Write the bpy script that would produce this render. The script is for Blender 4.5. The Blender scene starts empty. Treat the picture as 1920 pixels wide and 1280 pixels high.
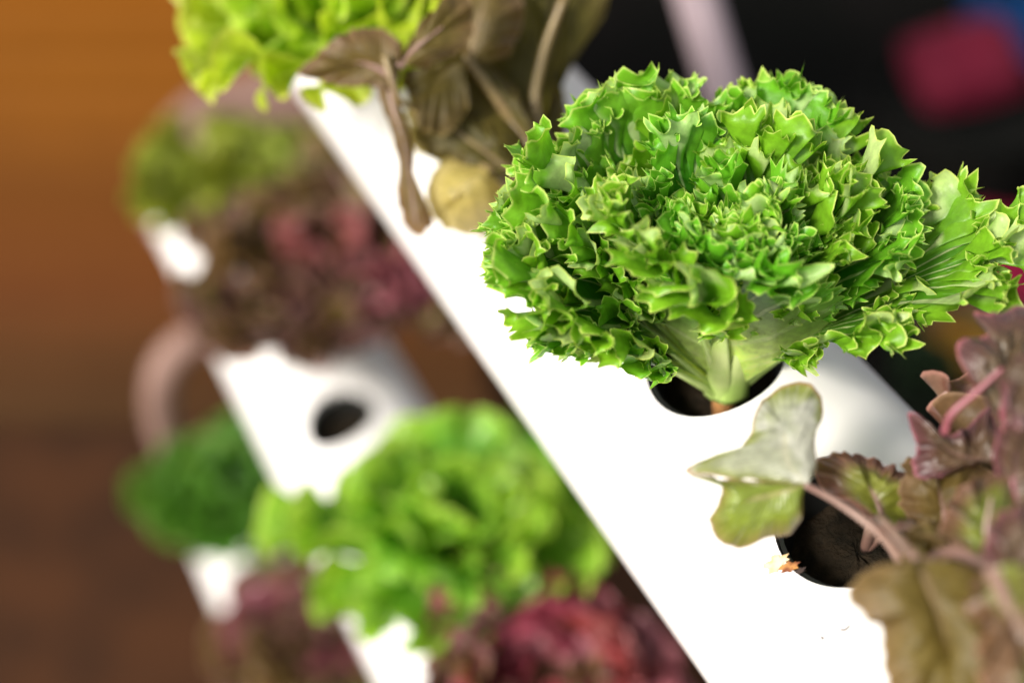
import bpy, math, random
import numpy as np
R = math.radians

# ------------------------------------------------------------------ camera
SC = bpy.context.scene
CAM_H = 1.46
PITCH = R(41.97)
FPX = 2667.0                      # focal length in photo pixels (50 mm lens)
cam_d = bpy.data.cameras.new('camera')
cam = bpy.data.objects.new('camera', cam_d)
SC.collection.objects.link(cam)
cam.location = (0, 0, CAM_H)
cam.rotation_euler = (R(90) - PITCH, 0, 0)
cam_d.sensor_width = 36; cam_d.lens = 50
cam_d.clip_start = 0.02; cam_d.clip_end = 200
cam_d.dof.use_dof = True
cam_d.dof.focus_distance = 0.487
cam_d.dof.aperture_fstop = 2.6
SC.camera = cam

# ------------------------------------------------------------------ sky, sun, exposure
SUN = np.array([-0.62, -0.50, 0.58]); SUN /= np.linalg.norm(SUN)
w = bpy.data.worlds.new('World'); SC.world = w; w.use_nodes = True
nt = w.node_tree
sky = nt.nodes.new('ShaderNodeTexSky'); sky.sky_type = 'NISHITA'; sky.sun_disc = False
sky.sun_elevation = math.asin(SUN[2]); sky.sun_rotation = math.atan2(SUN[0], SUN[1])
sky.air_density = 1.0; sky.dust_density = 3.0; sky.ozone_density = 0.6
bg = nt.nodes['Background']; bg.inputs[1].default_value = 0.12
hs = nt.nodes.new('ShaderNodeHueSaturation'); hs.inputs['Saturation'].default_value = .22      # hazy, nearly white sky
nt.links.new(sky.outputs[0], hs.inputs['Color']); nt.links.new(hs.outputs[0], bg.inputs[0])
sd = bpy.data.lights.new('sun', 'SUN'); sd.energy = 2.9; sd.angle = R(13); sd.color = (1.0, 0.93, 0.83)
so = bpy.data.objects.new('sun', sd); SC.collection.objects.link(so)
so.location = (-2, -2, 4)
from mathutils import Vector, Matrix
so.rotation_euler = Vector(-SUN).to_track_quat('-Z', 'Y').to_euler()
SC.view_settings.view_transform = 'Standard'; SC.view_settings.look = 'None'
SC.view_settings.exposure = 0.75; SC.view_settings.gamma = 1.0
SC.render.engine = 'CYCLES'
try:
    SC.cycles.use_denoising = True
    SC.cycles.denoiser = 'OPENIMAGEDENOISE'
except Exception: pass
SC.cycles.max_bounces = 8; SC.cycles.transmission_bounces = 6

# ------------------------------------------------------------------ helpers
cP, sP = math.cos(PITCH), math.sin(PITCH)
def at(px, py, Z):
    """world point seen at photo pixel (px, py) at depth Z from the camera"""
    x = (px - 960) / FPX * Z; u = (640 - py) / FPX * Z
    return np.array([x, u * sP + Z * cP, CAM_H + u * cP - Z * sP])

def link(o): SC.collection.objects.link(o); return o

def tag(o, label=None, cat=None, group=None, kind=None):
    if label: o['label'] = label
    if cat: o['category'] = cat
    if group: o['group'] = group
    if kind: o['kind'] = kind
    return o

def empty(name, loc, label, cat, group=None):
    o = bpy.data.objects.new(name, None); link(o); o.location = tuple(loc)
    o.empty_display_size = .02
    return tag(o, label, cat, group)

def mesh_obj(name, verts, faces, mat, parent=None, smooth=True, attrs=None, sharp=None):
    """verts world space; converted to the parent's space"""
    verts = np.asarray(verts, dtype=np.float32)
    if parent is not None:
        p = parent
        while p is not None:
            verts = verts - np.array(p.location, dtype=np.float32); p = p.parent
    me = bpy.data.meshes.new(name)
    if isinstance(faces, np.ndarray):
        n, k = faces.shape
        me.vertices.add(len(verts)); me.vertices.foreach_set('co', verts.ravel())
        me.loops.add(n * k); me.loops.foreach_set('vertex_index', faces.astype(np.int32).ravel())
        me.polygons.add(n)
        me.polygons.foreach_set('loop_start', np.arange(0, n * k, k, dtype=np.int32))
        me.polygons.foreach_set('loop_total', np.full(n, k, dtype=np.int32))
        me.update(calc_edges=True)
    else:
        me.from_pydata([tuple(v) for v in verts], [], faces)
    me.polygons.foreach_set('use_smooth', np.full(len(me.polygons), smooth))
    if attrs:
        for k_, v_ in attrs.items():
            a = me.attributes.new(k_, 'FLOAT', 'POINT')
            a.data.foreach_set('value', np.asarray(v_, dtype=np.float32).ravel())
    if sharp is not None: me.set_sharp_from_angle(angle=sharp)
    me.materials.append(mat)
    me.validate()
    o = bpy.data.objects.new(name, me); link(o)
    if parent is not None: o.parent = parent
    return o

def grid_faces(nu, nv, wrap_v=False):
    i, j = np.meshgrid(np.arange(nu - 1), np.arange(nv if wrap_v else nv - 1), indexing='ij')
    j2 = (j + 1) % nv
    return np.stack([i * nv + j, (i + 1) * nv + j, (i + 1) * nv + j2, i * nv + j2], -1).reshape(-1, 4)

def catmull(pts, n):
    """smooth curve through pts, n samples evenly spaced along its length"""
    p = np.asarray(pts, float)
    p = np.vstack([2 * p[0] - p[1], p, 2 * p[-1] - p[-2]])
    out = []
    for i in range(1, len(p) - 2):
        t = np.linspace(0, 1, 14, endpoint=False)[:, None]
        a, b, c, d = p[i - 1], p[i], p[i + 1], p[i + 2]
        out.append(.5 * (2 * b + (c - a) * t + (2 * a - 5 * b + 4 * c - d) * t**2 + (-a + 3 * b - 3 * c + d) * t**3))
    out = np.vstack(out + [p[-2][None]])
    L = np.concatenate([[0], np.cumsum(np.linalg.norm(np.diff(out, axis=0), axis=1))])
    s = np.linspace(0, L[-1], n)
    return np.stack([np.interp(s, L, out[:, k]) for k in range(out.shape[1])], 1)

def tube(path, rad, n=12, flat=1.0, up=None, cap=True):
    """tapered tube along a path of points; flat < 1 squashes it along `up`"""
    path = np.asarray(path, float); m = len(path)
    rad = np.broadcast_to(np.asarray(rad, float), (m,))
    T = np.gradient(path, axis=0); T /= np.linalg.norm(T, axis=1)[:, None] + 1e-12
    ref = np.array(up if up is not None else (0.13, 0.21, 0.97), float)
    V = []
    for i in range(m):
        s = np.cross(T[i], ref)
        if np.linalg.norm(s) < 1e-3: s = np.cross(T[i], [1, 0, 0])
        s /= np.linalg.norm(s); u = np.cross(s, T[i])
        a = np.arange(n) / n * 2 * math.pi
        V.append(path[i] + rad[i] * (np.cos(a)[:, None] * s + flat * np.sin(a)[:, None] * u))
    V = np.vstack(V)
    F = [tuple(f) for f in grid_faces(m, n, True)]
    if cap:
        F.append(tuple(range(n))); F.append(tuple(range((m - 1) * n, m * n))[::-1])
    return V, F

def noise1(rng, n, period):
    """smooth random curve of n samples"""
    k = max(4, int(n / period) + 4)
    c = rng.uniform(-1, 1, k)
    x = np.linspace(0, k - 3.001, n) + 1
    i = x.astype(int); f = x - i; f = f * f * (3 - 2 * f)
    return c[i] * (1 - f) + c[i + 1] * f

# ------------------------------------------------------------------ materials
def new_mat(name):
    m = bpy.data.materials.new(name); m.use_nodes = True
    return m, m.node_tree, m.node_tree.nodes['Principled BSDF']

def N(nt, kind, **kw):
    n = nt.nodes.new(kind)
    for k, v in kw.items(): setattr(n, k, v)
    return n

def mixc(nt, fac, a, b, blend='MIX'):
    n = nt.nodes.new('ShaderNodeMix'); n.data_type = 'RGBA'; n.blend_type = blend
    for sock, v in ((n.inputs[0], fac), (n.inputs[6], a), (n.inputs[7], b)):
        if hasattr(v, 'is_linked') or hasattr(v, 'links'): nt.links.new(v, sock)
        elif isinstance(v, (int, float)): sock.default_value = v
        else: sock.default_value = (*v, 1)
    return n.outputs[2]

def ramp(nt, src, lo, hi, a=0.0, b=1.0):
    n = nt.nodes.new('ShaderNodeMapRange'); n.interpolation_type = 'SMOOTHSTEP'
    n.inputs[1].default_value = lo; n.inputs[2].default_value = hi
    n.inputs[3].default_value = a; n.inputs[4].default_value = b
    nt.links.new(src, n.inputs[0]); return n.outputs[0]

def noise(nt, scale, detail=3, src=None, rough=.55):
    n = nt.nodes.new('ShaderNodeTexNoise'); n.inputs['Scale'].default_value = scale
    n.inputs['Detail'].default_value = detail; n.inputs['Roughness'].default_value = rough
    if src is None:
        tc = nt.nodes.new('ShaderNodeTexCoord'); src = tc.outputs['Object']
    nt.links.new(src, n.inputs['Vector']); return n.outputs[0]

def attr(nt, name):
    n = nt.nodes.new('ShaderNodeAttribute'); n.attribute_name = name; return n.outputs['Fac']

def leaf_mat(name, inner, margin, edge, pale, trans=.38, rough=.36, spec=.5, vein=.35, back=None,
             blotch=None, blotch_scale=40, edge_at=(.93, 1.0), margin_at=(.35, .95), bump=.25, tint=1.5, veinc=None):
    m, t, b = new_mat(name)
    m_ = attr(t, 'margin'); p_ = attr(t, 'pale'); va = attr(t, 'along')
    nz = noise(t, 55, 3)
    nz2 = noise(t, 260, 3)
    # margin parameter disturbed by noise
    ad = N(t, 'ShaderNodeMath', operation='MULTIPLY_ADD'); t.links.new(nz, ad.inputs[0]); ad.inputs[1].default_value = .5
    sb = N(t, 'ShaderNodeMath', operation='SUBTRACT'); t.links.new(m_, sb.inputs[0]); sb.inputs[1].default_value = .25
    t.links.new(sb.outputs[0], ad.inputs[2])
    col = mixc(t, ramp(t, ad.outputs[0], *margin_at), inner, margin)
    if blotch:
        col = mixc(t, ramp(t, noise(t, blotch_scale, 2), .48, .62), col, blotch)
    # veins: lines along the leaf rays
    wv = N(t, 'ShaderNodeTexWave', wave_type='BANDS', bands_direction='X', wave_profile='SIN')
    wv.inputs['Scale'].default_value = 1.0; wv.inputs['Distortion'].default_value = 2.2
    wv.inputs['Detail'].default_value = 2; wv.inputs['Detail Scale'].default_value = 1.2
    cx = N(t, 'ShaderNodeCombineXYZ'); t.links.new(va, cx.inputs[0])
    mm = N(t, 'ShaderNodeMath', operation='MULTIPLY'); t.links.new(m_, mm.inputs[0]); mm.inputs[1].default_value = 2.0
    t.links.new(mm.outputs[0], cx.inputs[1])
    t.links.new(cx.outputs[0], wv.inputs['Vector'])
    vl = ramp(t, wv.outputs['Fac'], .86, 1.0)
    vm = N(t, 'ShaderNodeMath', operation='MULTIPLY'); t.links.new(vl, vm.inputs[0]); vm.inputs[1].default_value = vein
    col = mixc(t, ramp(t, p_, .05, .95), col, pale)
    col = mixc(t, vm.outputs[0], col, veinc or pale)
    col = mixc(t, ramp(t, m_, *edge_at), col, edge)
    # fine tonal variation
    hv = N(t, 'ShaderNodeHueSaturation'); t.links.new(col, hv.inputs['Color'])
    t.links.new(ramp(t, nz2, .25, .75, .82, 1.18), hv.inputs['Value'])
    oi = N(t, 'ShaderNodeObjectInfo')
    t.links.new(ramp(t, oi.outputs['Random'], 0, 1, .488, .512), hv.inputs['Hue'])
    col = hv.outputs[0]
    if back:
        gm = N(t, 'ShaderNodeNewGeometry')
        col = mixc(t, gm.outputs['Backfacing'], col, back)
    t.links.new(col, b.inputs['Base Color'])
    b.inputs['Roughness'].default_value = rough
    b.inputs['Specular IOR Level'].default_value = spec
    bp = N(t, 'ShaderNodeBump'); bp.inputs['Strength'].default_value = bump; bp.inputs['Distance'].default_value = .0008
    s1 = N(t, 'ShaderNodeMath', operation='MULTIPLY_ADD'); t.links.new(wv.outputs['Fac'], s1.inputs[0]); s1.inputs[1].default_value = .8
    t.links.new(noise(t, 420, 2), s1.inputs[2])
    t.links.new(s1.outputs[0], bp.inputs['Height']); t.links.new(bp.outputs[0], b.inputs['Normal'])
    tr = N(t, 'ShaderNodeBsdfTranslucent'); tfac = ramp(t, p_, 0, 1, trans, min(.6, trans + .22))
    tcol = mixc(t, 1.0, col, (tint, tint * 1.0, tint * .55), 'MULTIPLY')
    t.links.new(tcol, tr.inputs[0])
    mx = N(t, 'ShaderNodeMixShader'); t.links.new(tfac, mx.inputs[0])
    t.links.new(b.outputs[0], mx.inputs[1]); t.links.new(tr.outputs[0], mx.inputs[2])
    t.links.new(mx.outputs[0], t.nodes['Material Output'].inputs[0])
    return m

def plain_mat(name, c1, c2=None, scale=30, rough=.5, spec=.5, bump=0, bscale=200):
    m, t, b = new_mat(name)
    if c2 is None: c2 = tuple(x * .8 for x in c1)
    t.links.new(mixc(t, ramp(t, noise(t, scale, 4), .35, .65), c1, c2), b.inputs['Base Color'])
    b.inputs['Roughness'].default_value = rough; b.inputs['Specular IOR Level'].default_value = spec
    if bump:
        bp = N(t, 'ShaderNodeBump'); bp.inputs['Strength'].default_value = bump; bp.inputs['Distance'].default_value = .003
        t.links.new(noise(t, bscale, 4), bp.inputs['Height']); t.links.new(bp.outputs[0], b.inputs['Normal'])
    return m

def pvc_mat():
    m, t, b = new_mat('white_pvc')
    col = mixc(t, ramp(t, noise(t, 9, 4), .45, .75), (.82, .80, .785), (.76, .735, .71))
    sp = ramp(t, noise(t, 330, 2, rough=.7), .735, .76)
    msk = ramp(t, noise(t, 22, 2), .52, .62)
    mu = N(t, 'ShaderNodeMath', operation='MULTIPLY'); t.links.new(sp, mu.inputs[0]); t.links.new(msk, mu.inputs[1])
    col = mixc(t, mu.outputs[0], col, (.42, .33, .22))
    t.links.new(col, b.inputs['Base Color'])
    b.inputs['Roughness'].default_value = .38; b.inputs['Specular IOR Level'].default_value = .45
    return m

M = {}
M['pvc'] = pvc_mat()
M['pvc_pink'] = plain_mat('lilac_white_plastic', (.40, .32, .35), (.34, .27, .30), 12, .6, .3)
M['bend'] = plain_mat('shaded_pink_grey_plastic', (.25, .155, .125), (.21, .125, .10), 12, .7, .25)  # far pipe ends: their dimness in shade is painted into this colour
M['frill'] = leaf_mat('curly_green_leaf', (.044, .190, .008), (.175, .425, .018), (.56, .70, .17), (.72, .80, .27),
                      trans=.38, rough=.40, spec=.38, vein=.42, edge_at=(.980, .999), margin_at=(.45, 1.1), veinc=(.80, .84, .48))
M['rib'] = plain_mat('pale_green_rib', (.50, .60, .22), (.36, .52, .12), 60, .35)
M['lime'] = leaf_mat('lime_lettuce_leaf', (.26, .42, .016), (.42, .55, .035), (.55, .62, .10), (.55, .60, .25), trans=.42, rough=.4, vein=.2)
M['green'] = leaf_mat('fresh_green_lettuce_leaf', (.10, .30, .015), (.24, .46, .03), (.42, .58, .10), (.48, .60, .22), trans=.40, rough=.36, vein=.2)
M['dull'] = leaf_mat('dull_olive_lettuce_leaf', (.12, .16, .012), (.22, .27, .015), (.3, .33, .06), (.4, .4, .2), trans=.35, rough=.5, vein=.2)
M['deep'] = leaf_mat('dark_green_lettuce_leaf', (.035, .13, .010), (.08, .23, .015), (.15, .3, .04), (.3, .4, .12), trans=.35, rough=.5, vein=.2)
M['red'] = leaf_mat('crimson_lettuce_leaf', (.12, .13, .02), (.20, .030, .040), (.34, .07, .09), (.42, .28, .22), trans=.32, rough=.38,
                    vein=.25, margin_at=(.1, .55))
M['brownred'] = leaf_mat('maroon_lettuce_leaf', (.11, .095, .02), (.128, .058, .045), (.24, .125, .12), (.36, .30, .16), trans=.32, rough=.4,
                         vein=.25, blotch=(.20, .15, .03), margin_at=(.1, .6))
M['oak'] = leaf_mat('oak_leaf_red_lettuce', (.15, .18, .02), (.13, .062, .04), (.38, .20, .15), (.40, .28, .19), trans=.26, rough=.30,
                    spec=.6, vein=.22, blotch=(.13, .07, .03), blotch_scale=26, margin_at=(.30, .85), edge_at=(.95, 1.0))
M['oakgreen'] = leaf_mat('oak_leaf_green_part', (.19, .235, .024), (.19, .16, .045), (.38, .24, .18), (.40, .34, .18), trans=.30, rough=.28,
                    spec=.7, vein=.18, margin_at=(.45, 1.0), edge_at=(.93, 1.0))
M['sky_sheen'] = leaf_mat('leaf_with_sky_sheen', (.31, .32, .23), (.22, .235, .06), (.30, .17, .09), (.44, .43, .34), trans=.25, rough=.25,
                    spec=.8, vein=.3, margin_at=(.42, .95), edge_at=(.90, 1.0), blotch=(.40, .40, .34), blotch_scale=70)  # grey-white sky sheen on the upper lobe, painted as leaf colour
M['magenta_leaf'] = leaf_mat('pink_red_lettuce_leaf', (.088, .056, .026), (.084, .034, .032), (.26, .085, .10), (.24, .15, .11), trans=.18, rough=.4,
                    vein=.2, margin_at=(.30, .9), edge_at=(.90, 1.0))
M['pinkred'] = leaf_mat('rose_lettuce_leaf', (.16, .09, .04), (.26, .075, .085), (.40, .14, .16), (.42, .3, .22), trans=.3, rough=.35, vein=.2, margin_at=(.1, .6))
M['brown'] = leaf_mat('brown_olive_lettuce_leaf', (.140, .098, .024), (.165, .100, .042), (.33, .22, .13), (.25, .17, .07), trans=.45, rough=.5,
                      vein=.06, margin_at=(.4, 1.0), edge_at=(.95, 1.0))
M['olive'] = leaf_mat('olive_lettuce_leaf', (.105, .085, .012), (.120, .088, .022), (.3, .24, .08), (.22, .18, .06), trans=.55, rough=.55,
                      vein=.06, margin_at=(.4, 1.0), edge_at=(.95, 1.0))
M['straw'] = leaf_mat('straw_coloured_lettuce_leaf', (.42, .34, .11), (.52, .43, .20), (.58, .5, .3), (.5, .42, .2), trans=.4, rough=.5, vein=.05)
M['pinkrib'] = plain_mat('pink_leaf_rib', (.27, .175, .135), (.20, .11, .085), 60, .35)
M['magrib'] = plain_mat('magenta_leaf_rib', (.26, .07, .09), (.19, .055, .065), 60, .35)
M['tanrib'] = plain_mat('tan_leaf_rib', (.22, .16, .06), (.17, .115, .05), 60, .4)
M['cup'] = plain_mat('black_cup_plastic', (.014, .015, .014), (.010, .011, .010), 40, .6, .3)
M['soil'] = plain_mat('dark_coir', (.010, .008, .005), (.020, .014, .008), 160, .9, .1, bump=.8, bscale=320)
M['stem'] = plain_mat('brown_root_stem', (.40, .20, .07), (.22, .10, .04), 150, .7, .2, bump=.4)
M['dry'] = plain_mat('dried_scrap', (.42, .20, .06), (.16, .05, .02), 260, .7, .2)
M['hair'] = plain_mat('dark_fibre', (.05, .035, .03), None, 100, .8, .1)
M['ground'] = plain_mat('red_brown_earth', (.064, .027, .0125), (.038, .0185, .0105), 5, .95, .05, bump=.6, bscale=60)
M['dark'] = plain_mat('black_weed_sheet', (.0048, .0050, .0042), (.0075, .0065, .0058), 3, .95, .02)

# ------------------------------------------------------------------ the setting: earth, dark sheet, boarded wall
def box(cx, cy, cz, sx, sy, sz, bev=.004):
    """bevelled box: verts, faces"""
    import bmesh
    bm = bmesh.new(); bmesh.ops.create_cube(bm, size=1)
    for v in bm.verts: v.co = (cx + v.co.x * sx, cy + v.co.y * sy, cz + v.co.z * sz)
    bmesh.ops.bevel(bm, geom=bm.edges[:], offset=bev, segments=2, affect='EDGES', profile=.6)
    V = np.array([v.co[:] for v in bm.verts]); F = [tuple(v.index for v in f.verts) for f in bm.faces]
    bm.free(); return V, F

rg = np.random.default_rng(5)
n = 90
gx, gy = np.meshgrid(np.linspace(-1, 1, n), np.linspace(-1, 1, n), indexing='ij')
gx = np.sign(gx) * np.abs(gx)**2.2 * 30; gy = np.sign(gy) * np.abs(gy)**2.2 * 30 + 1
gz = .006 * np.sin(gx * 9) * np.sin(gy * 7)
gz[np.abs(gx) + np.abs(gy) > 8] = 0
tag(mesh_obj('ground', np.stack([gx, gy, gz - .008], -1).reshape(-1, 3), grid_faces(n, n), M['ground']), kind='structure')
for bx in ((1.62, .85, .0, 2.6, 1.7, .02), (1.4, 3.2, .002, 3.0, 3.0, .02)):
    V, F = box(*bx, .003)
    tag(mesh_obj('ground_sheet', V, F, M['dark'], smooth=False), kind='structure')
wall = bpy.data.objects.new('board_wall', None); link(wall); wall.location = (-.85, 1.45, 0); tag(wall, kind='structure')
tone_at = [(0, (.062, .029, .010)), (.15, (.092, .036, .010)), (.25, (.128, .041, .009)), (.36, (.150, .048, .007)), (.47, (.178, .060, .006)), (.58, (.215, .073, .005)), (.72, (.258, .085, .004))]  # warm glow higher up and shade lower down, put into the board colours
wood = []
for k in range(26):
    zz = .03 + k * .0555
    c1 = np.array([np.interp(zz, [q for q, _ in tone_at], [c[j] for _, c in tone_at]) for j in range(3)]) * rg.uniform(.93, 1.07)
    wood.append(plain_mat('shade_toned_board', tuple(c1), tuple(c1 * .86), 3, .7, .2))
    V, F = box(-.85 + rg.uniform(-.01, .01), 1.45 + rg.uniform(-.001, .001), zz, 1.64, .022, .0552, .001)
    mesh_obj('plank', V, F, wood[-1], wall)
for x in (-1.55, -.85, -.10):
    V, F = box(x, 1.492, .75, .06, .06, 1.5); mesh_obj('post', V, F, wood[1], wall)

# ------------------------------------------------------------------ pipes
RP, RH = .0625, .0262
D = np.array([-.4389, .8986, 0.]); D /= np.linalg.norm(D)
H = np.array([D[1], -D[0], 0.])          # horizontal, across the pipe, towards the right of the photo
A_TOP = np.array([.0750, .3918, 1.100])
B_TOP = np.array([-.1226, .7080, .752])
C_TOP = np.array([.0050, .3580, .404])
UP = np.array([0, 0, 1.])
TURN = -.28                                # the pipes are turned a little about their length: the holes face up and left
UPP = math.cos(TURN) * UP + math.sin(TURN) * H
HP = math.cos(TURN) * H - math.sin(TURN) * UP

def pipe(name, P0, t0, t1, holes, mat, label, cat, group):
    O = empty(name, P0 + D * (t0 + t1) / 2 - UP * 2 * RP, label, cat, group)
    V, F = [], []
    def P(t, phi, r=RP): return P0 - UPP * RP + D * t + r * (math.cos(phi) * UPP + math.sin(phi) * HP)
    def add(p): V.append(p); return len(V) - 1
    Mn, pa, ha = 14, .72, .036
    K = 30
    top = [-pa + 2 * pa * i / Mn for i in range(Mn + 1)]
    rest = [pa + (2 * math.pi - 2 * pa) * i / K for i in range(1, K)]
    phis = top + rest
    cuts = [t0]
    for h in sorted(holes): cuts += [h - ha, h + ha]
    cuts.append(t1)
    def ring(t): return [add(P(t, p)) for p in phis]
    prev = ring(cuts[0]); first = prev
    for ci in range(len(cuts) - 1):
        a, b = cuts[ci], cuts[ci + 1]
        if ci % 2 == 0:                                   # plain length
            m = max(1, int((b - a) / .04))
            for j in range(1, m + 1):
                nx = ring(a + (b - a) * j / m)
                for i in range(len(phis)):
                    i2 = (i + 1) % len(phis); F.append((prev[i], prev[i2], nx[i2], nx[i]))
                prev = nx
        else:                                             # length with a hole in its top
            h = (a + b) / 2
            nx = ring(b)
            rows = [prev] + [ring(a + (b - a) * j / Mn) for j in range(1, Mn)] + [nx]
            for j in range(Mn):
                for i in range(Mn, len(phis)):
                    i2 = (i + 1) % len(phis); F.append((rows[j][i], rows[j][i2], rows[j + 1][i2], rows[j + 1][i]))
            per = [(0, i) for i in range(Mn)] + [(j, Mn) for j in range(Mn)] + [(Mn, Mn - i) for i in range(Mn)] + [(Mn - j, 0) for j in range(Mn)]
            outer = [rows[j][i] for j, i in per]
            lv = [outer]
            for q in (.35, .65, .85, 1.0):
                rr = []
                for (j, i) in per:
                    s = a + (b - a) * j / Mn - h; ph = top[i]
                    ang = math.atan2(math.sin(ph) * RP, s)
                    s2 = RH * math.cos(ang); ph2 = math.asin(RH * math.sin(ang) / RP)
                    rr.append(add(P(h + s * (1 - q) + s2 * q, ph * (1 - q) + ph2 * q)))
                lv.append(rr)
            m = len(per)
            for L0, L1 in zip(lv, lv[1:]):
                for k in range(m): F.append((L0[k], L0[(k + 1) % m], L1[(k + 1) % m], L1[k]))
            w0 = [add(V[k].copy()) for k in lv[-1]]
            w1 = [add(V[k] - UPP * .0034) for k in lv[-1]]
            for k in range(m): F.append((w0[k], w0[(k + 1) % m], w1[(k + 1) % m], w1[k]))
            prev = nx
    F.append(tuple(first)[::-1]); F.append(tuple(prev))
    mesh_obj('pipe_body', V, F, mat, O, sharp=R(50))
    return O

def ring_band(P0, t, w, r, mat, parent, name='coupling'):
    """slightly larger collar round a pipe"""
    c = P0 - UPP * RP
    path = [c + D * (t - w / 2), c + D * (t - w / 2 + .003), c + D * (t + w / 2 - .003), c + D * (t + w / 2)]
    V, F = tube(path, [r - .003, r, r, r - .003], 40, up=UP)
    return mesh_obj(name, V, F, mat, parent, sharp=R(40))

SP = .087
gpipes = 'white grow pipes of the rack'
pa = pipe('grow_pipe', A_TOP, -.75, .92, [0, -SP, SP, 3 * SP, -2.15 * SP], M['pvc'], 'large white grow pipe across the middle, holding the sharp curly lettuce', 'pipe', gpipes)
pb = pipe('grow_pipe', B_TOP, -.70, .40, [0, -.165, -.285, .115, .245], M['pvc'], 'blurred white grow pipe with an empty round hole, left of the largest pipe', 'pipe', gpipes)
pc = pipe('grow_pipe', C_TOP, -.30, .74, [.62, .46, .32, .18], M['pvc'], 'lowest white grow pipe at the lower left, mostly hidden by dark green lettuce', 'pipe', gpipes)
for o, p0, t in ((pa, A_TOP, .90), (pb, B_TOP, .385), (pc, C_TOP, .725)): ring_band(p0, t, .05, RP + .004, M['pvc'] if o is pa else M['bend'], o, 'end_cap')
# bend at the far end of the middle pipe, and the thin return pipe over the lowest one
c = B_TOP - UPP * RP + D * .39
V, F = tube(catmull([c, c + D * .03, c + D * .065 + H * .02, c + D * .085 + H * .07, c + D * .09 + H * .30], 30), .048, 24, up=UP)
mesh_obj('elbow', V, F, M['bend'], pb)
c = C_TOP - UPP * RP + D * .715
V, F = tube(catmull([c + UP * .02 - H * .03, c + UP * .09 - H * .052, c + UP * .16 - H * .052, c + UP * .205 - H * .03, c + UP * .218 + H * .02, c + UP * .218 + H * .2], 36), .016, 20)
mesh_obj('return_elbow', V, F, M['bend'], pc)

def cup(P0, t, label, group='black cups set in the pipe holes'):
    c = P0 + D * t
    O = empty('net_cup', c - UP * .06, label, 'cup', group)
    k = 36; V = []; a = np.arange(k) / k * 2 * math.pi
    prof = [(.0236, -.0072), (.0252, -.0068), (.0254, -.0095), (.0205, -.060), (.0198, -.060), (.0240, -.0110)]
    for r, z in prof: V += [c + r * math.cos(x) * D + r * math.sin(x) * HP + z * UPP for x in a]
    m = len(prof)
    F = [(i * k + j, i * k + (j + 1) % k, ((i + 1) % m) * k + (j + 1) % k, ((i + 1) % m) * k + j) for i in range(m) for j in range(k)]
    mesh_obj('cup_wall', V, F, M['cup'], O, sharp=R(40))
    rr = np.random.default_rng(int(t * 1000) + 900)
    V = []
    for i, q in enumerate(np.linspace(0.02, 1, 9)):
        for x in a: V.append(c + .0232 * q * (math.cos(x) * D + math.sin(x) * HP) + UPP * (-.024 + rr.uniform(-.0012, .0012) - .002 * q))
    mesh_obj('soil', np.array(V), grid_faces(9, k, True), M['soil'], O)
    return O

# ------------------------------------------------------------------ leaves and lettuces
FAN = [(.16, 0), (.17, .14), (.24, .28), (.50, .44), (.82, .58), (1.0, .74), (.90, .90), (.52, 1.0), (0, 1.03)]
OVAL = [(.12, 0), (.14, .12), (.30, .24), (.66, .40), (.92, .56), (1.0, .72), (.84, .90), (.45, 1.0), (0, 1.02)]

def sstep(x, a, b):
    t = np.clip((x - a) / (b - a), 0, 1); return t * t * (3 - 2 * t)

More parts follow.
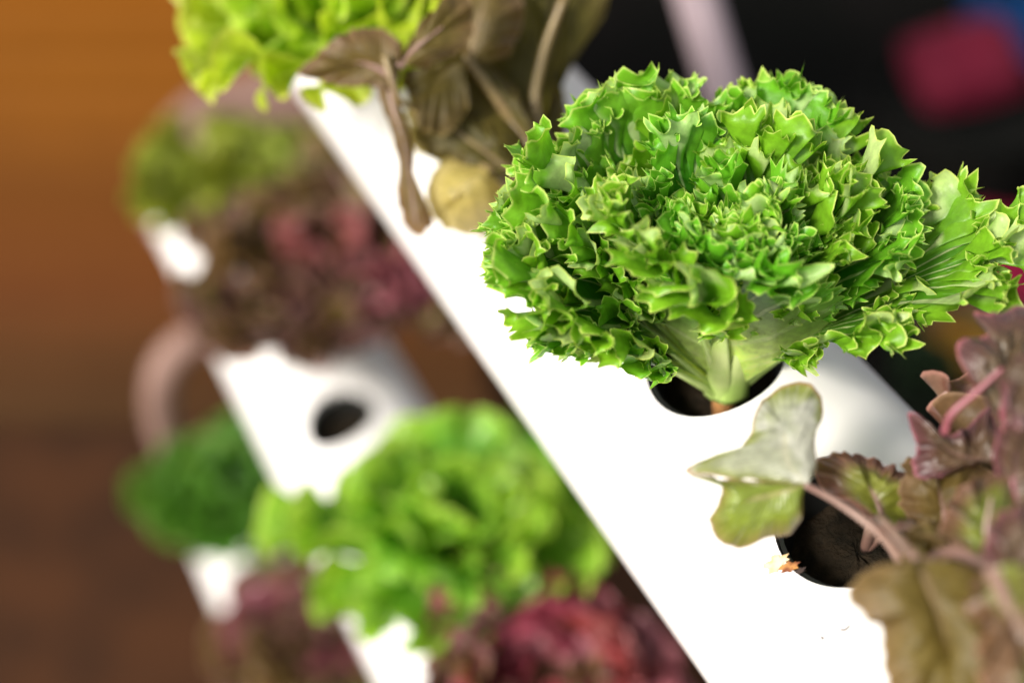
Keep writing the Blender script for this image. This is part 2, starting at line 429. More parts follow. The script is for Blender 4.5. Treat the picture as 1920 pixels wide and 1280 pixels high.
def leaf_geo(rng, L, W, e0, e1, az, base, outline=FAN, waves=((.024, .9, .35), (.010, 1.1, .6)), teeth=(.0036, .004),
             meander=.5, curl=.4, cup=.25, roll=0., na=360, nr=16, tilt=None, epow=1.0, bend=0., ws=(.22, .55), lobe=0., pale_to=.42, rim=0.):
    na += na % 2
    half = catmull(outline, na // 2 + 1)
    half = half * np.array([W, L])
    m2 = np.vstack([half * [-1, 1], half[-2::-1]])               # left base -> tip -> right base
    na = len(m2)
    ds = np.linalg.norm(np.diff(m2, axis=0), axis=1); sg = np.concatenate([[0], np.cumsum(ds)]); ST = sg[-1]
    yM = m2[:, 1]
    q2 = np.stack([np.zeros(na), .55 * yM], 1)
    rad = m2 - q2; ln = np.linalg.norm(rad, axis=1); rd = rad / (ln[:, None] + 1e-9)
    wgt = sstep(yM / L, *ws)
    if lobe: ln = ln * (1 + lobe * noise1(rng, na, na / 22) * wgt)
    # teeth along the margin
    if teeth:
        nt_ = ST / teeth[0]; ph = np.linspace(0, nt_, na) + 1.2 * noise1(rng, na, na / nt_ * 5)
        fr = np.abs(2 * (ph - np.floor(ph)) - 1); amp_ = .35 + .65 * rng.random(int(nt_) + 12)
        big = 1 + .9 * (rng.random(int(nt_) + 12) < .22)
        idx = np.clip(np.floor(ph).astype(int) + 3, 0, int(nt_) + 11)
        tooth = ((1 - fr)**2.1 - .22) * amp_[idx] * big[idx] * teeth[1]
    else: tooth = np.zeros(na)
    ph_list = []
    for lam, al, st in waves:
        cyc = ST / lam
        th = 2 * math.pi * (np.linspace(0, cyc, na) + rng.random() + .35 * noise1(rng, na, na / cyc * 2.5))
        am = al * (.75 + .5 * noise1(rng, na, na / cyc * 2))
        ph_list.append((th, am, st))
    slow = noise1(rng, na, na / 5)
    rimn = noise1(rng, na, 11)
    rr = np.linspace(0, 1, nr)**.46
    pos = np.zeros((nr, na, 3)); cur = np.stack([q2[:, 0], q2[:, 1], np.zeros(na)], 1)
    pos[0] = cur
    for i in range(1, nr):
        r = .5 * (rr[i] + rr[i - 1]); dr = rr[i] - rr[i - 1]
        alpha = np.zeros(na); beta = np.zeros(na)
        for k, (th, am, st) in enumerate(ph_list):
            rmp = sstep(np.array(r), st, st + .6 * (1 - st))
            alpha += am * np.sin(th) * rmp
            if k < 2: beta += meander * np.sin(2 * th + .6) * rmp * (1 if k == 0 else .7)
        alpha += curl * slow * sstep(np.array(r), .5, 1) * 1.6
        if rim: alpha += rim * rimn * sstep(np.array(r), .87, .97)
        alpha *= wgt; beta *= wgt
        ll = ln * dr + tooth * wgt * (sstep(np.array(rr[i]), .88, 1.0) - sstep(np.array(rr[i - 1]), .88, 1.0))
        c, s = np.cos(beta), np.sin(beta)
        d2 = np.stack([rd[:, 0] * c - rd[:, 1] * s, rd[:, 0] * s + rd[:, 1] * c], 1)
        cur = cur + np.concatenate([d2 * (ll * np.cos(alpha))[:, None], (ll * np.sin(alpha))[:, None]], 1)
        pos[i] = cur
    # bend along the rib
    k = 60; yy = np.linspace(0, L * 1.25, k)
    el = e0 + (e1 - e0) * np.clip(yy / L, 0, 1.25)**epow
    sw = bend * np.clip(yy / L, 0, 1.2)**1.5                      # sideways sweep of the rib
    T3 = np.stack([np.cos(el) * np.sin(sw), np.cos(el) * np.cos(sw), np.sin(el)], 1)
    S3 = np.stack([np.cos(sw), -np.sin(sw), np.zeros(k)], 1)
    N3 = np.cross(S3, T3)
    rl = roll * np.clip(yy / L, 0, 1)[:, None]
    S3, N3 = np.cos(rl) * S3 + np.sin(rl) * N3, -np.sin(rl) * S3 + np.cos(rl) * N3
    P3 = np.concatenate([[[0, 0, 0]], np.cumsum((T3[1:] + T3[:-1]) / 2 * (yy[1] - yy[0]), axis=0)])
    f = lambda A, y: np.stack([np.interp(y, yy, A[:, j]) for j in range(3)], -1)
    x, y, h = pos[..., 0], pos[..., 1], pos[..., 2]
    yc = np.clip(y, 0, yy[-1])
    # blade is a trough near the base, opening towards the tip
    h = h + cup * x * x / W * (1.6 - yc / L)
    pt = f(P3, yc) + f(S3, yc) * x[..., None] + f(N3, yc) * h[..., None]
    X = np.array([math.sin(az), -math.cos(az), 0]); Y = np.array([math.cos(az), math.sin(az), 0])
    tow = lambda A: A[..., :1] * X + A[..., 1:2] * Y + A[..., 2:] * UP
    pt = tow(pt)
    ry = np.linspace(0, .62 * L, 22)
    rib = tow(f(P3, ry)); ribn = tow(f(N3, ry))
    if tilt is not None:
        Rm = np.array(Matrix.Rotation(tilt[0], 3, Vector(tilt[1])))
        pt = pt @ Rm.T; rib = rib @ Rm.T; ribn = ribn @ Rm.T
    rg_ = np.broadcast_to(rr[:, None], (nr, na))
    yb = np.broadcast_to((y / L), (nr, na))
    pale = np.clip((1 - sstep(yb, .05, pale_to)) * .95 + (1 - sstep(np.abs(x) / W, .02, .16)) * (1 - sstep(yb, .2, .75)) * .8, 0, 1)
    mrg = rg_ * np.broadcast_to(sstep(yM / L, .18, .45), (nr, na))
    along = np.broadcast_to(np.linspace(-1, 1, na) * 2.6, (nr, na)) + rng.random() * 3
    V = (pt + base).reshape(-1, 3)
    return V, grid_faces(nr, na), dict(margin=mrg, pale=pale, along=along), rib + base, ribn

def add_leaf(parent, rng, mat, ribmat=None, ribw=.0032, **kw):
    V, F, A, rib, ribn = leaf_geo(rng, **kw)
    o = mesh_obj('leaf', V, F, mat, parent, attrs=A)
    if ribmat is not None:
        t = np.linspace(0, 1, len(rib))
        V, F = tube(rib - ribn * (ribw * .45 * (1 - t))[:, None], ribw * (1 - t)**.8 + .0004, 10, flat=.42, up=ribn.mean(0))
        mesh_obj('midrib', V, F, ribmat, o)
    return o

MIXED = None
def lettuce(name, base, label, mat, ribmat, seed, rings, group='lettuces growing in the rack', lean=None, stray=(), **style):
    """rings: (count, length, width, e0, e1, az0) from the outside in"""
    rng = np.random.default_rng(seed)
    O = empty(name, base, label, 'lettuce', group)
    for cnt, L, W, e0, e1, az0 in rings:
        for k in range(cnt):
            st = dict(style); mt = st.pop('mats', None)
            add_leaf(O, rng, mat if mt is None else mt[int(rng.integers(len(mt)))], ribmat, L=L * rng.uniform(.88, 1.1), W=W * rng.uniform(.88, 1.12), e0=R(e0 + rng.uniform(-6, 6)), e1=R(e1 + rng.uniform(-12, 12)),
                     az=R(az0 + 360 * (k + rng.uniform(-.22, .22)) / cnt), base=base + np.array([0, 0, .002]), roll=rng.uniform(-.35, .35), tilt=lean, **st)
    for L, W, e0, e1, az in stray:
        st = dict(style); st.pop('mats', None)
        add_leaf(O, rng, mat, ribmat, L=L, W=W, e0=R(e0), e1=R(e1), az=R(az), base=base + np.array([0, 0, .002]), tilt=lean, **st)
    return O

# ---- the sharp curly lettuce, leaf by leaf
hole = A_TOP.copy()
base = hole + np.array([.004, -.006, -.010])
hero = empty('curly_lettuce', base, 'bright green curly lettuce in sharp focus, rooted in the middle hole of the large pipe', 'lettuce', 'lettuces growing in the rack')
rng = np.random.default_rng(21)
HW = ((.0095, .52, .50), (.0019, 1.15, .91), (.0011, .5, .96))
FANH = [(.13, 0), (.14, .18), (.20, .34), (.46, .46), (.82, .58), (1.0, .73), (.92, .89), (.55, 1.0), (0, 1.04)]
BROAD = [(.15, 0), (.22, .09), (.52, .25), (.88, .44), (1.0, .64), (.92, .84), (.55, .98), (0, 1.02)]
def hl(L, W, e0, e1, az, roll=0., cup_=.30, bend=0., seed=None, out=FANH, **k):
    r_ = np.random.default_rng(seed if seed is not None else int(rng.integers(1 << 30)))
    off = k.pop('off', (0, 0, 0))
    kw = dict(waves=HW, teeth=(.00070, .0046), meander=.42, curl=.26, na=2100, nr=20, epow=1.5, lobe=.28, ws=(.36, .60), rim=1.2); kw.update(k)
    return add_leaf(hero, r_, M['frill'], M['rib'], ribw=.0056, L=L, W=W, e0=R(e0), e1=R(e1), az=R(az), base=base + np.array(off), roll=roll, cup=cup_, bend=bend, outline=out, **kw)
# az: 0 = photo right, 90 = away, 180 = photo left, 270 = towards the camera
hl(.086, .036, 80, 64, 240, .10, .60, 0, 5, BROAD, ws=(.62, .90), lobe=.10, pale_to=1.05, off=(-.001, -.003, 0), teeth=(.0012, .0040))   # broad pale leaf in front, its back to the camera
hl(.080, .030, 86, 70, 286, -.2, .55, 0, 6, BROAD, ws=(.55, .85), lobe=.12, pale_to=.8, off=(.003, -.004, 0))
for a in [
    # left sweep
    (.112, .031, 50, 27, 182), (.110, .029, 48, 25, 196), (.096, .024, 40, 22, 207), (.106, .034, 56, 36, 168), (.108, .034, 58, 40, 148),
    # right sweep
    (.118, .023, 48, 22, 2), (.082, .025, 58, 30, 340), (.090, .024, 60, 42, 22),
    # back
    (.098, .028, 66, 50, 45), (.112, .032, 62, 46, 70), (.108, .032, 62, 46, 96), (.108, .032, 60, 42, 122),
    # second ring
    (.092, .028, 74, 54, 200), (.078, .024, 86, 74, 232), (.100, .030, 74, 56, 128), (.100, .028, 76, 58, 66), (.086, .025, 76, 58, 18),
    # heart
    (.078, .022, 88, 74, 200), (.084, .022, 86, 72, 80), (.078, .022, 88, 74, 330),
    ]:
    L, W, e0, e1, az = a
    L *= rng.uniform(.92, 1.07)
    hl(L, W, e0 + rng.uniform(-3, 3), e1 + rng.uniform(-6, 6), az + rng.uniform(-5, 5), roll=rng.uniform(-.3, .3), bend=rng.uniform(-.2, .2))
# brown root neck
V, F = tube(catmull([base + [0, -.001, -.016], base + [.001, -.002, -.006], base + [0, 0, .004]], 10), [.003, .0028, .0034, .0042, .0046, .0050, .0052, .0052, .0050, .004], 14)
mesh_obj('root_neck', V, F, M['stem'], hero)
cup(A_TOP, 0, 'black cup with dark soil under the sharp curly lettuce')
cup(A_TOP, -SP, 'black cup with soil in the hole nearest the camera, under red oak leaves')
cup(A_TOP, SP, 'black cup under the brown drooping lettuce')
cup(A_TOP, 3 * SP, 'black cup under the yellow green lettuce at the top')
cup(B_TOP, 0, 'black cup in the empty hole of the blurred middle pipe')

# ---- leaves given by their own outline: the smooth lobed leaves
def sheet_leaf(parent, outline, rib, mat, ribmat=None, seed=0, und=(.0015, .012), bulge=.002, ribrad=.0018, na=220, nr=16, name='leaf', crinkle=.0012, ragged=.0011):
    """outline and rib: (px, py, Z) points turned into places in the world; the outline runs from the stalk round the tip and back"""
    r_ = np.random.default_rng(seed)
    O = np.array([at(*p) for p in outline]); Rb = np.array([at(*p) for p in rib])
    m = catmull(O, na); rb = catmull(Rb, 60)
    a = np.linspace(0, 1, na); u = (1 - np.abs(2 * a - 1)) * .8
    q = np.stack([np.interp(u, np.linspace(0, 1, 60), rb[:, k]) for k in range(3)], 1)
    c = m - m.mean(0); _, _, vt = np.linalg.svd(c, full_matrices=False); nrm = vt[2]
    if nrm @ (np.array([0, 0, CAM_H]) - m.mean(0)) < 0: nrm = -nrm
    out_ = m - q; out_ /= np.linalg.norm(out_, axis=1)[:, None] + 1e-9
    env = np.sin(math.pi * a)**.5
    m = m + out_ * ((noise1(r_, na, 5) + .7 * noise1(r_, na, 13)) * ragged * env)[:, None]
    sg = np.concatenate([[0], np.cumsum(np.linalg.norm(np.diff(m, axis=0), axis=1))])
    th = 2 * math.pi * sg / und[1] + 2.5 * noise1(r_, na, 14) + r_.random() * 6
    sl = noise1(r_, na, na / 6)
    rr = np.linspace(0, 1, nr)**.8
    P_ = np.zeros((nr, na, 3))
    cr = np.stack([noise1(r_, na, 9) for _ in range(nr)]); cr = .5 * cr + .25 * np.roll(cr, 1, 0) + .25 * np.roll(cr, -1, 0)
    for i, r in enumerate(rr):
        h = bulge * math.sin(math.pi * r) * (.6 + .8 * sl) + und[0] * r**2 * np.sin(th) + crinkle * cr[i] * math.sin(math.pi * min(1, r * 1.1))
        P_[i] = q + (m - q) * r + nrm * h[:, None]
    rg_ = np.broadcast_to(rr[:, None], (nr, na))
    pale = np.clip((1 - sstep(rg_, .0, .16)) * .7, 0, 1)
    along = np.broadcast_to(a * 12, (nr, na)) + r_.random() * 3
    o = mesh_obj(name, P_.reshape(-1, 3), grid_faces(nr, na), mat, parent, attrs=dict(margin=rg_, pale=pale, along=along))
    if ribmat is not None:
        t = np.linspace(0, 1, 60)
        V, F = tube(rb - nrm * ribrad * .3, ribrad * (1 - t * .8), 10, flat=.8, up=nrm)
        mesh_obj('midrib', V, F, ribmat, o)
    return o

def z(pts, Z0, dx=0., dy=0., ref=None):
    """give pixel points a depth that slopes by dx, dy (metres per 1000 px)"""
    rx, ry = ref or pts[0]
    return [(x, y, Z0 + dx * (x - rx) / 1000 + dy * (y - ry) / 1000) for x, y in pts]

# red oak-leaf lettuce in the hole nearest the camera
b2 = A_TOP - D * SP
oak = empty('oak_leaf_lettuce', b2 - UP * .01, 'red brown oak leaf lettuce with smooth lobed leaves at the right edge, nearest the camera', 'lettuce', 'lettuces growing in the rack')
# two-lobed leaf reaching left over the hole
sheet_leaf(oak, z([(1512, 908), (1506, 930), (1502, 972), (1478, 1003), (1436, 1010), (1388, 1027), (1347, 1012), (1330, 978), (1352, 930), (1349, 903), (1330, 890), (1288, 886), (1312, 898), (1400, 899), (1470, 905), (1508, 905)], .432, -.02, .03),
           z([(1512, 908), (1450, 925), (1400, 940), (1370, 960)], .431), M['oakgreen'], None, 3, (.0008, .02), .0025, crinkle=.0004, ragged=.0005)
sheet_leaf(oak, z([(1514, 908), (1460, 902), (1390, 898), (1330, 891), (1288, 886), (1306, 866), (1342, 852), (1384, 845), (1404, 815), (1424, 762), (1456, 727), (1500, 716), (1534, 735), (1543, 775), (1528, 822), (1532, 872), (1518, 906)], .432, -.02, -.10),
           z([(1514, 908), (1480, 870), (1475, 820), (1485, 760)], .430, 0, -.1), M['sky_sheen'], None, 4, (.0008, .02), .0018, crinkle=.0006, ragged=.0005)
V, F = tube(catmull([at(*p) for p in [(1700, 1075, .425), (1686, 1040, .424), (1640, 990, .425), (1570, 940, .429), (1508, 907, .431)]], 40), np.linspace(.0024, .0013, 40), 12, flat=.7)
mesh_obj('leaf_stalk', V, F, M['pinkrib'], oak)
# green brown leaf behind that stalk
sheet_leaf(oak, z([(1660, 985), (1600, 950), (1545, 915), (1528, 880), (1552, 852), (1600, 850), (1640, 862), (1690, 880), (1740, 900), (1745, 950), (1700, 985)], .448, .0, -.05),
           z([(1660, 985), (1640, 930), (1610, 890)], .446), M['oak'], M['pinkrib'], 5, (.002, .016), .003, .0014)
sheet_leaf(oak, z([(1780, 1000), (1720, 985), (1690, 935), (1690, 880), (1720, 850), (1760, 862), (1800, 850), (1850, 880), (1860, 940), (1830, 990)], .440, .0, -.05),
           z([(1780, 1000), (1765, 940), (1755, 890)], .438), M['brown'], M['pinkrib'], 6, (.0025, .016), .003, .0014)
# tall pink-edged leaf at the right
sheet_leaf(oak, z([(1890, 830), (1850, 760), (1836, 735), (1832, 718), (1808, 700), (1790, 668), (1795, 640), (1822, 632), (1848, 630), (1838, 604), (1828, 582), (1860, 588), (1920, 572), (1975, 590), (2000, 680), (1975, 760), (1930, 830)], .418, .02, -.08),
           z([(1890, 830), (1880, 740), (1900, 640)], .416, 0, -.08), M['magenta_leaf'], M['magrib'], 7, (.0012, .017), .004, .0014, crinkle=.0030)
sheet_leaf(oak, z([(1880, 700), (1878, 760), (1900, 790), (1915, 800), (1925, 760), (1945, 720), (1940, 660), (1905, 665)], .398, .02, -.05),
           z([(1880, 700), (1905, 720), (1912, 780)], .397), M['magenta_leaf'], None, 8, (.0015, .01), .003)
# curled pink leaf below it
sheet_leaf(oak, z([(1860, 860), (1800, 880), (1752, 900), (1712, 868), (1722, 820), (1700, 775), (1730, 790), (1770, 815), (1810, 800), (1850, 770), (1880, 800)], .438, .0, -.06),
           z([(1860, 870), (1790, 850), (1740, 830)], .436), M['magenta_leaf'], None, 9, (.003, .014), .003)
V, F = tube(catmull([at(*p) for p in [(1880, 690, .415), (1830, 735, .418), (1785, 775, .421), (1770, 812, .424)]], 30), np.linspace(.0007, .0013, 30), 10)
mesh_obj('leaf_stalk', V, F, M['magrib'], oak)
# middle tangle
sheet_leaf(oak, z([(1850, 1080), (1790, 1040), (1770, 980), (1800, 920), (1850, 890), (1900, 900), (1960, 930), (1970, 1030), (1920, 1090)], .405, .0, -.06),
           z([(1850, 1080), (1850, 1000), (1860, 930)], .403), M['oak'], M['pinkrib'], 10, (.004, .014), .004, .002)
sheet_leaf(oak, z([(1905, 960), (1870, 900), (1865, 830), (1890, 780), (1930, 770), (1980, 820), (1980, 920), (1940, 970)], .412, .0, -.05),
           z([(1905, 960), (1900, 880), (1910, 810)], .410), M['magenta_leaf'], M['magrib'], 11, (.0016, .018), .004, .0013, crinkle=.0028)
sheet_leaf(oak, z([(1730, 1100), (1700, 1060), (1690, 1020), (1720, 980), (1780, 985), (1830, 1010), (1850, 1060), (1810, 1100)], .418, .0, -.04),
           z([(1730, 1100), (1745, 1050), (1770, 1010)], .416), M['brown'], M['tanrib'], 12, (.003, .014), .004, .0022)
V, F = tube(catmull([at(*p) for p in [(1715, 1110, .414), (1735, 1060, .412), (1790, 1035, .405), (1850, 1060, .398)]], 30), np.linspace(.0026, .0016, 30), 10)
mesh_obj('leaf_stalk', V, F, M['pinkrib'], oak)
# large leaves hanging at the lower right
sheet_leaf(oak, z([(1720, 1050), (1670, 1052), (1625, 1075), (1600, 1095), (1598, 1130), (1622, 1165), (1650, 1180), (1662, 1215), (1662, 1260), (1690, 1330), (1800, 1370), (1900, 1330), (1920, 1200), (1880, 1100), (1800, 1055)], .392, .0, -.03),
           z([(1720, 1050), (1760, 1150), (1790, 1270)], .388), M['brown'], M['tanrib'], 13, (.003, .022), .006, .0024, crinkle=.001)
sheet_leaf(oak, z([(1860, 1060), (1820, 1120), (1835, 1200), (1850, 1300), (1930, 1350), (2010, 1280), (2010, 1100), (1940, 1050)], .375, .0, -.03),
           z([(1860, 1060), (1900, 1160), (1925, 1270)], .372), M['oak'], M['pinkrib'], 14, (.004, .018), .005, .0024)
sheet_leaf(oak, z([(1900, 1090), (1860, 1050), (1850, 1000), (1890, 960), (1960, 960), (2010, 1020), (1980, 1090)], .385, .0, -.03),
           z([(1900, 1090), (1910, 1040), (1930, 1000)], .383), M['magenta_leaf'], None, 15, (.003, .014), .004)
# crown of stalks meeting in the hole
for k, (p, Z) in enumerate((((1700, 1075), .425), ((1850, 1080), .405), ((1720, 1050), .392))):
    V, F = tube(catmull([b2 + [.006, -.004, -.012], b2 * .6 + at(*p, Z) * .4 + [0, 0, .006], at(*p, Z)], 16), np.linspace(.0021, .0013, 16), 10)
    mesh_obj('leaf_stalk', V, F, M['pinkrib'], oak)

OAKOUT = [(.07, 0), (.08, .18), (.30, .27), (.55, .33), (.46, .44), (.70, .54), (1.0, .64), (.78, .76), (.72, .90), (.36, 1.0), (0, 1.03)]
ro = np.random.default_rng(77)
for k, (L, W, e0, e1, az, mk) in enumerate([(.080, .034, 40, 0, 10, 'oak'), (.085, .036, 46, 6, 335, 'magenta_leaf'), (.080, .034, 44, -6, 305, 'brown'), (.075, .034, 56, 14, 40, 'oak'),
        (.070, .032, 60, 20, 290, 'brown'), (.090, .036, 36, 4, 350, 'brownred'), (.065, .030, 66, 30, 20, 'brown'), (.065, .030, 70, 36, 330, 'oak'), (.085, .034, 38, 2, 325, 'brownred')]):
    add_leaf(oak, ro, M[mk], M['pinkrib'], ribw=.0026, L=L, W=W, e0=R(e0), e1=R(e1), az=R(az), base=b2 + np.array([.026, -.014, -.004]), roll=ro.uniform(-.4, .4), outline=OAKOUT,
             waves=((.030, .5, .35), (.013, .7, .70)), teeth=None, meander=.3, curl=.4, na=260, nr=14, epow=1.2)

# brown drooping lettuce behind the curly one
b3 = A_TOP + D * SP
bro = empty('brown_lettuce', b3 - UP * .01, 'brown olive lettuce with drooping smooth leaves, behind the sharp curly lettuce', 'lettuce', 'lettuces growing in the rack')
def bl(*a, **k):
    k.setdefault('crinkle', .0006); return sheet_leaf(bro, *a, **k)
bl(z([(985, 300), (900, 305), (830, 290), (785, 240), (780, 160), (830, 110), (870, 95), (930, 130), (985, 190), (1010, 260)], .600, .0, -.05), z([(1010, 290), (950, 215), (905, 155), (868, 105)], .598, 0, -.05), M['olive'], M['tanrib'], 21, (.002, .03), .006, .0024)
bl(z([(1010, 250), (940, 200), (890, 120), (880, 30), (900, -40), (960, -60), (1030, -50), (1050, 40), (1040, 160)], .615, .0, -.06), z([(1015, 250), (1008, 150), (1025, 60), (1060, -20)], .612, 0, -.06), M['olive'], M['tanrib'], 22, (.002, .03), .006, .0022)
bl(z([(1030, 230), (1035, 130), (1050, 20), (1080, -40), (1130, -20), (1135, 20), (1100, 75), (1060, 120)], .625, .0, -.08), z([(1030, 230), (1060, 100), (1100, 10)], .624, 0, -.08), M['olive'], None, 23, (.002, .03), .004)
bl(z([(742, 180), (700, 165), (640, 160), (590, 150), (562, 137), (600, 95), (650, 62), (700, 50), (745, 75), (760, 110)], .585, .0, .02), z([(745, 150), (690, 120), (630, 120)], .583), M['brown'], M['pinkrib'], 24, (.002, .03), .004, .0022)
bl(z([(748, 125), (780, 60), (820, 10), (850, -30), (885, 10), (888, 60), (868, 95), (830, 115), (790, 130)], .565, .0, -.04), z([(748, 125), (790, 80), (830, 50)], .563), M['brown'], M['pinkrib'], 25, (.003, .025), .005, .0018)
bl(z([(715, 105), (708, 140), (712, 190), (735, 250), (748, 310), (745, 360), (760, 420), (790, 440), (812, 420), (800, 380), (778, 340), (776, 280), (760, 220), (745, 180), (735, 120)], .585, .0, .02), z([(725, 105), (735, 190), (762, 290), (780, 420)], .583, 0, .02), M['brown'], M['pinkrib'], 26, (.001, .02), .002, .0018)
bl(z([(925, 320), (870, 285), (825, 305), (803, 345), (806, 395), (835, 428), (890, 440), (945, 425), (955, 360)], .606, .0, -.02), z([(915, 325), (870, 350), (845, 390)], .583), M['straw'], None, 27, (.002, .03), .005)
bl(z([(860, 110), (800, 130), (755, 140), (770, 190), (790, 240), (840, 250), (880, 200)], .592, .0, -.03), z([(870, 110), (820, 150), (800, 210)], .590), M['olive'], None, 28, (.002, .03), .004)
bl(z([(960, 330), (900, 345), (850, 300), (800, 285), (775, 230), (800, 170), (850, 190), (910, 230), (960, 280)], .596, .0, -.05), z([(970, 330), (890, 270), (820, 215)], .594), M['olive'], M['tanrib'], 29, (.003, .03), .005, .0018)
bl(z([(1000, 320), (960, 250), (940, 180), (960, 110), (1000, 90), (1050, 140), (1060, 220), (1040, 300)], .622, .0, -.06), z([(1000, 320), (990, 220), (1000, 130)], .62, 0, -.06), M['olive'], None, 30, (.003, .03), .005)
bl(z([(880, 120), (850, 60), (850, -20), (900, -60), (960, -40), (980, 40), (950, 110)], .60, .0, -.04), z([(880, 120), (895, 50), (920, -20)], .598), M['brown'], M['tanrib'], 31, (.003, .03), .005, .0018)
bl(z([(1040, 330), (950, 345), (860, 320), (790, 290), (762, 210), (770, 120), (840, 85), (930, 75), (1010, 90), (1050, 180), (1065, 270)], .618, .0, -.05), z([(1040, 330), (950, 250), (860, 150)], .616), M['olive'], M['tanrib'], 41, (.004, .03), .006, .002, crinkle=.001)
V, F = tube(catmull([b3 - UP * .012, at(985, 260, .603), at(935, 190, .600), at(870, 105, .594)], 24), np.linspace(.0034, .0020, 24), 10)
mesh_obj('leaf_stalk', V, F, M['tanrib'], bro)
V, F = tube(catmull([b3 - UP * .012, at(1012, 240, .610), at(1015, 120, .607), at(1060, -10, .60)], 24), np.linspace(.0032, .0018, 24), 10)
mesh_obj('leaf_stalk', V, F, M['tanrib'], bro)
V, F = tube(catmull([at(800, 250, .590), at(775, 205, .586), at(748, 188, .580), at(735, 150, .578), at(722, 105, .578)], 24), np.linspace(.0010, .0018, 24), 10)
mesh_obj('leaf_stalk', V, F, M['tanrib'], bro)
V, F = tube(catmull([b3 - UP * .012, at(960, 340, .60), at(905, 320, .59)], 12), .0032, 10); mesh_obj('leaf_stalk', V, F, M['tanrib'], bro)

# ---- the out-of-focus lettuces
SOFT = dict(waves=((.055, .45, .25), (.024, .8, .62)), teeth=None, meander=.35, curl=.5, na=170, nr=11, outline=OVAL)
LOLLO = dict(waves=((.030, .5, .3), (.012, 1.1, .66)), teeth=(.006, .004), meander=.5, curl=.5, na=300, nr=13)
FRIZ = dict(waves=((.030, .45, .3), (.012, 1.0, .70)), teeth=(.006, .006), meander=.5, curl=.5, na=260, nr=12)
lettuce('lettuce', A_TOP + D * SP * 2.75 + np.array([-.034, 0, -.006]), 'yellow green lettuce with rounded leaves at the top edge, behind the brown one', M['lime'], M['rib'], 31,
        [(9, .104, .040, 48, 14, 150), (8, .092, .038, 66, 40, 170), (6, .078, .03, 80, 66, 200)], lean=(R(16), (.3, -1, 0)), **SOFT)
lettuce('lettuce', B_TOP - D * .165 + H * .022, 'fresh green lettuce with loose pointed leaves, in the lower middle of the blurred pipe', M['green'], M['rib'], 32,
        [(8, .112, .034, 46, 4, 15), (8, .098, .036, 62, 30, 0), (9, .080, .030, 78, 62, 30)], stray=[(.138, .026, 42, 8, 184), (.108, .026, 36, -6, 212)], waves=((.055, .40, .25), (.026, .45, .62)), teeth=None, meander=.25, curl=.55, na=190, nr=12, outline=OVAL)
lettuce('lettuce', B_TOP - D * .288 + H * .016, 'crimson frilly lettuce at the bottom edge below the fresh green one', M['red'], M['pinkrib'], 33,
        [(9, .088, .032, 50, 12, 10), (8, .074, .030, 66, 40, 30), (5, .062, .026, 80, 60, 0)], mats=[M['red'], M['red'], M['brownred'], M['pinkred']], **LOLLO)
lettuce('lettuce', B_TOP + D * .108 + H * .034, 'maroon frilly lettuce behind the empty hole, out of focus', M['brownred'], M['pinkrib'], 34,
        [(9, .125, .036, 46, 10, 0), (8, .105, .034, 62, 30, 20), (5, .085, .028, 78, 60, 0)], stray=[(.150, .036, 40, 6, 330), (.120, .034, 50, 14, 296), (.140, .034, 44, 8, 10)], mats=[M['brownred'], M['brown'], M['pinkred'], M['brownred'], M['brownred']], **LOLLO)
lettuce('lettuce', B_TOP + D * .235 + H * .012, 'dull olive green lettuce at the far end of the blurred pipe', M['dull'], M['rib'], 35,
        [(10, .100, .036, 48, 16, 0), (9, .09, .034, 64, 40, 20), (6, .075, .03, 80, 66, 0)], **SOFT)
lettuce('lettuce', C_TOP + D * .615, 'dark green frilly lettuce at the lower left on the lowest pipe', M['deep'], M['rib'], 36,
        [(7, .096, .030, 46, 10, 0), (6, .085, .030, 60, 30, 20), (5, .080, .026, 80, 58, 0)], stray=[(.112, .026, 44, 6, 182), (.095, .026, 48, 10, 215)], **FRIZ)
lettuce('lettuce', C_TOP + D * .425, 'dark maroon lettuce near the bottom left corner on the lowest pipe', M['brownred'], M['pinkrib'], 37,
        [(8, .105, .034, 46, 10, 0), (7, .09, .032, 62, 34, 20), (5, .075, .028, 80, 60, 0)], mats=[M['brownred'], M['brown'], M['pinkred']], **LOLLO)
lettuce('lettuce', C_TOP + D * .325, 'small light green lettuce cut by the bottom edge, on the lowest pipe', M['green'], M['rib'], 38,
        [(7, .07, .03, 50, 20, 0), (6, .06, .028, 66, 44, 20), (5, .05, .024, 80, 66, 0)], **SOFT)

# ------------------------------------------------------------------ rack legs
def leg(p, q, r, mat, label):
    O = empty('rack_leg', (q[0], q[1], 0), label, 'pole', 'legs of the rack')
    V, F = tube([p, q], r, 24); mesh_obj('pole_tube', V, F, mat, O, sharp=R(50))
    d = (p - q) / np.linalg.norm(p - q)
    V, F = tube([q, q + d * .004, q + d * .05, q + d * .052], [r + .003, r + .004, r + .004, r + .001], 24); mesh_obj('foot_cap', V, F, M['cup'], O, sharp=R(40))
    return O
p_, q_ = at(1307, 0, 1.02), at(1484, 600, 1.13)
d_ = (q_ - p_) / np.linalg.norm(q_ - p_)
leg(p_ - d_ * .35, p_ + d_ * ((p_[2] - .005) / -d_[2]), .0165, M['pvc_pink'], 'leaning lilac white pole behind the sharp curly lettuce')

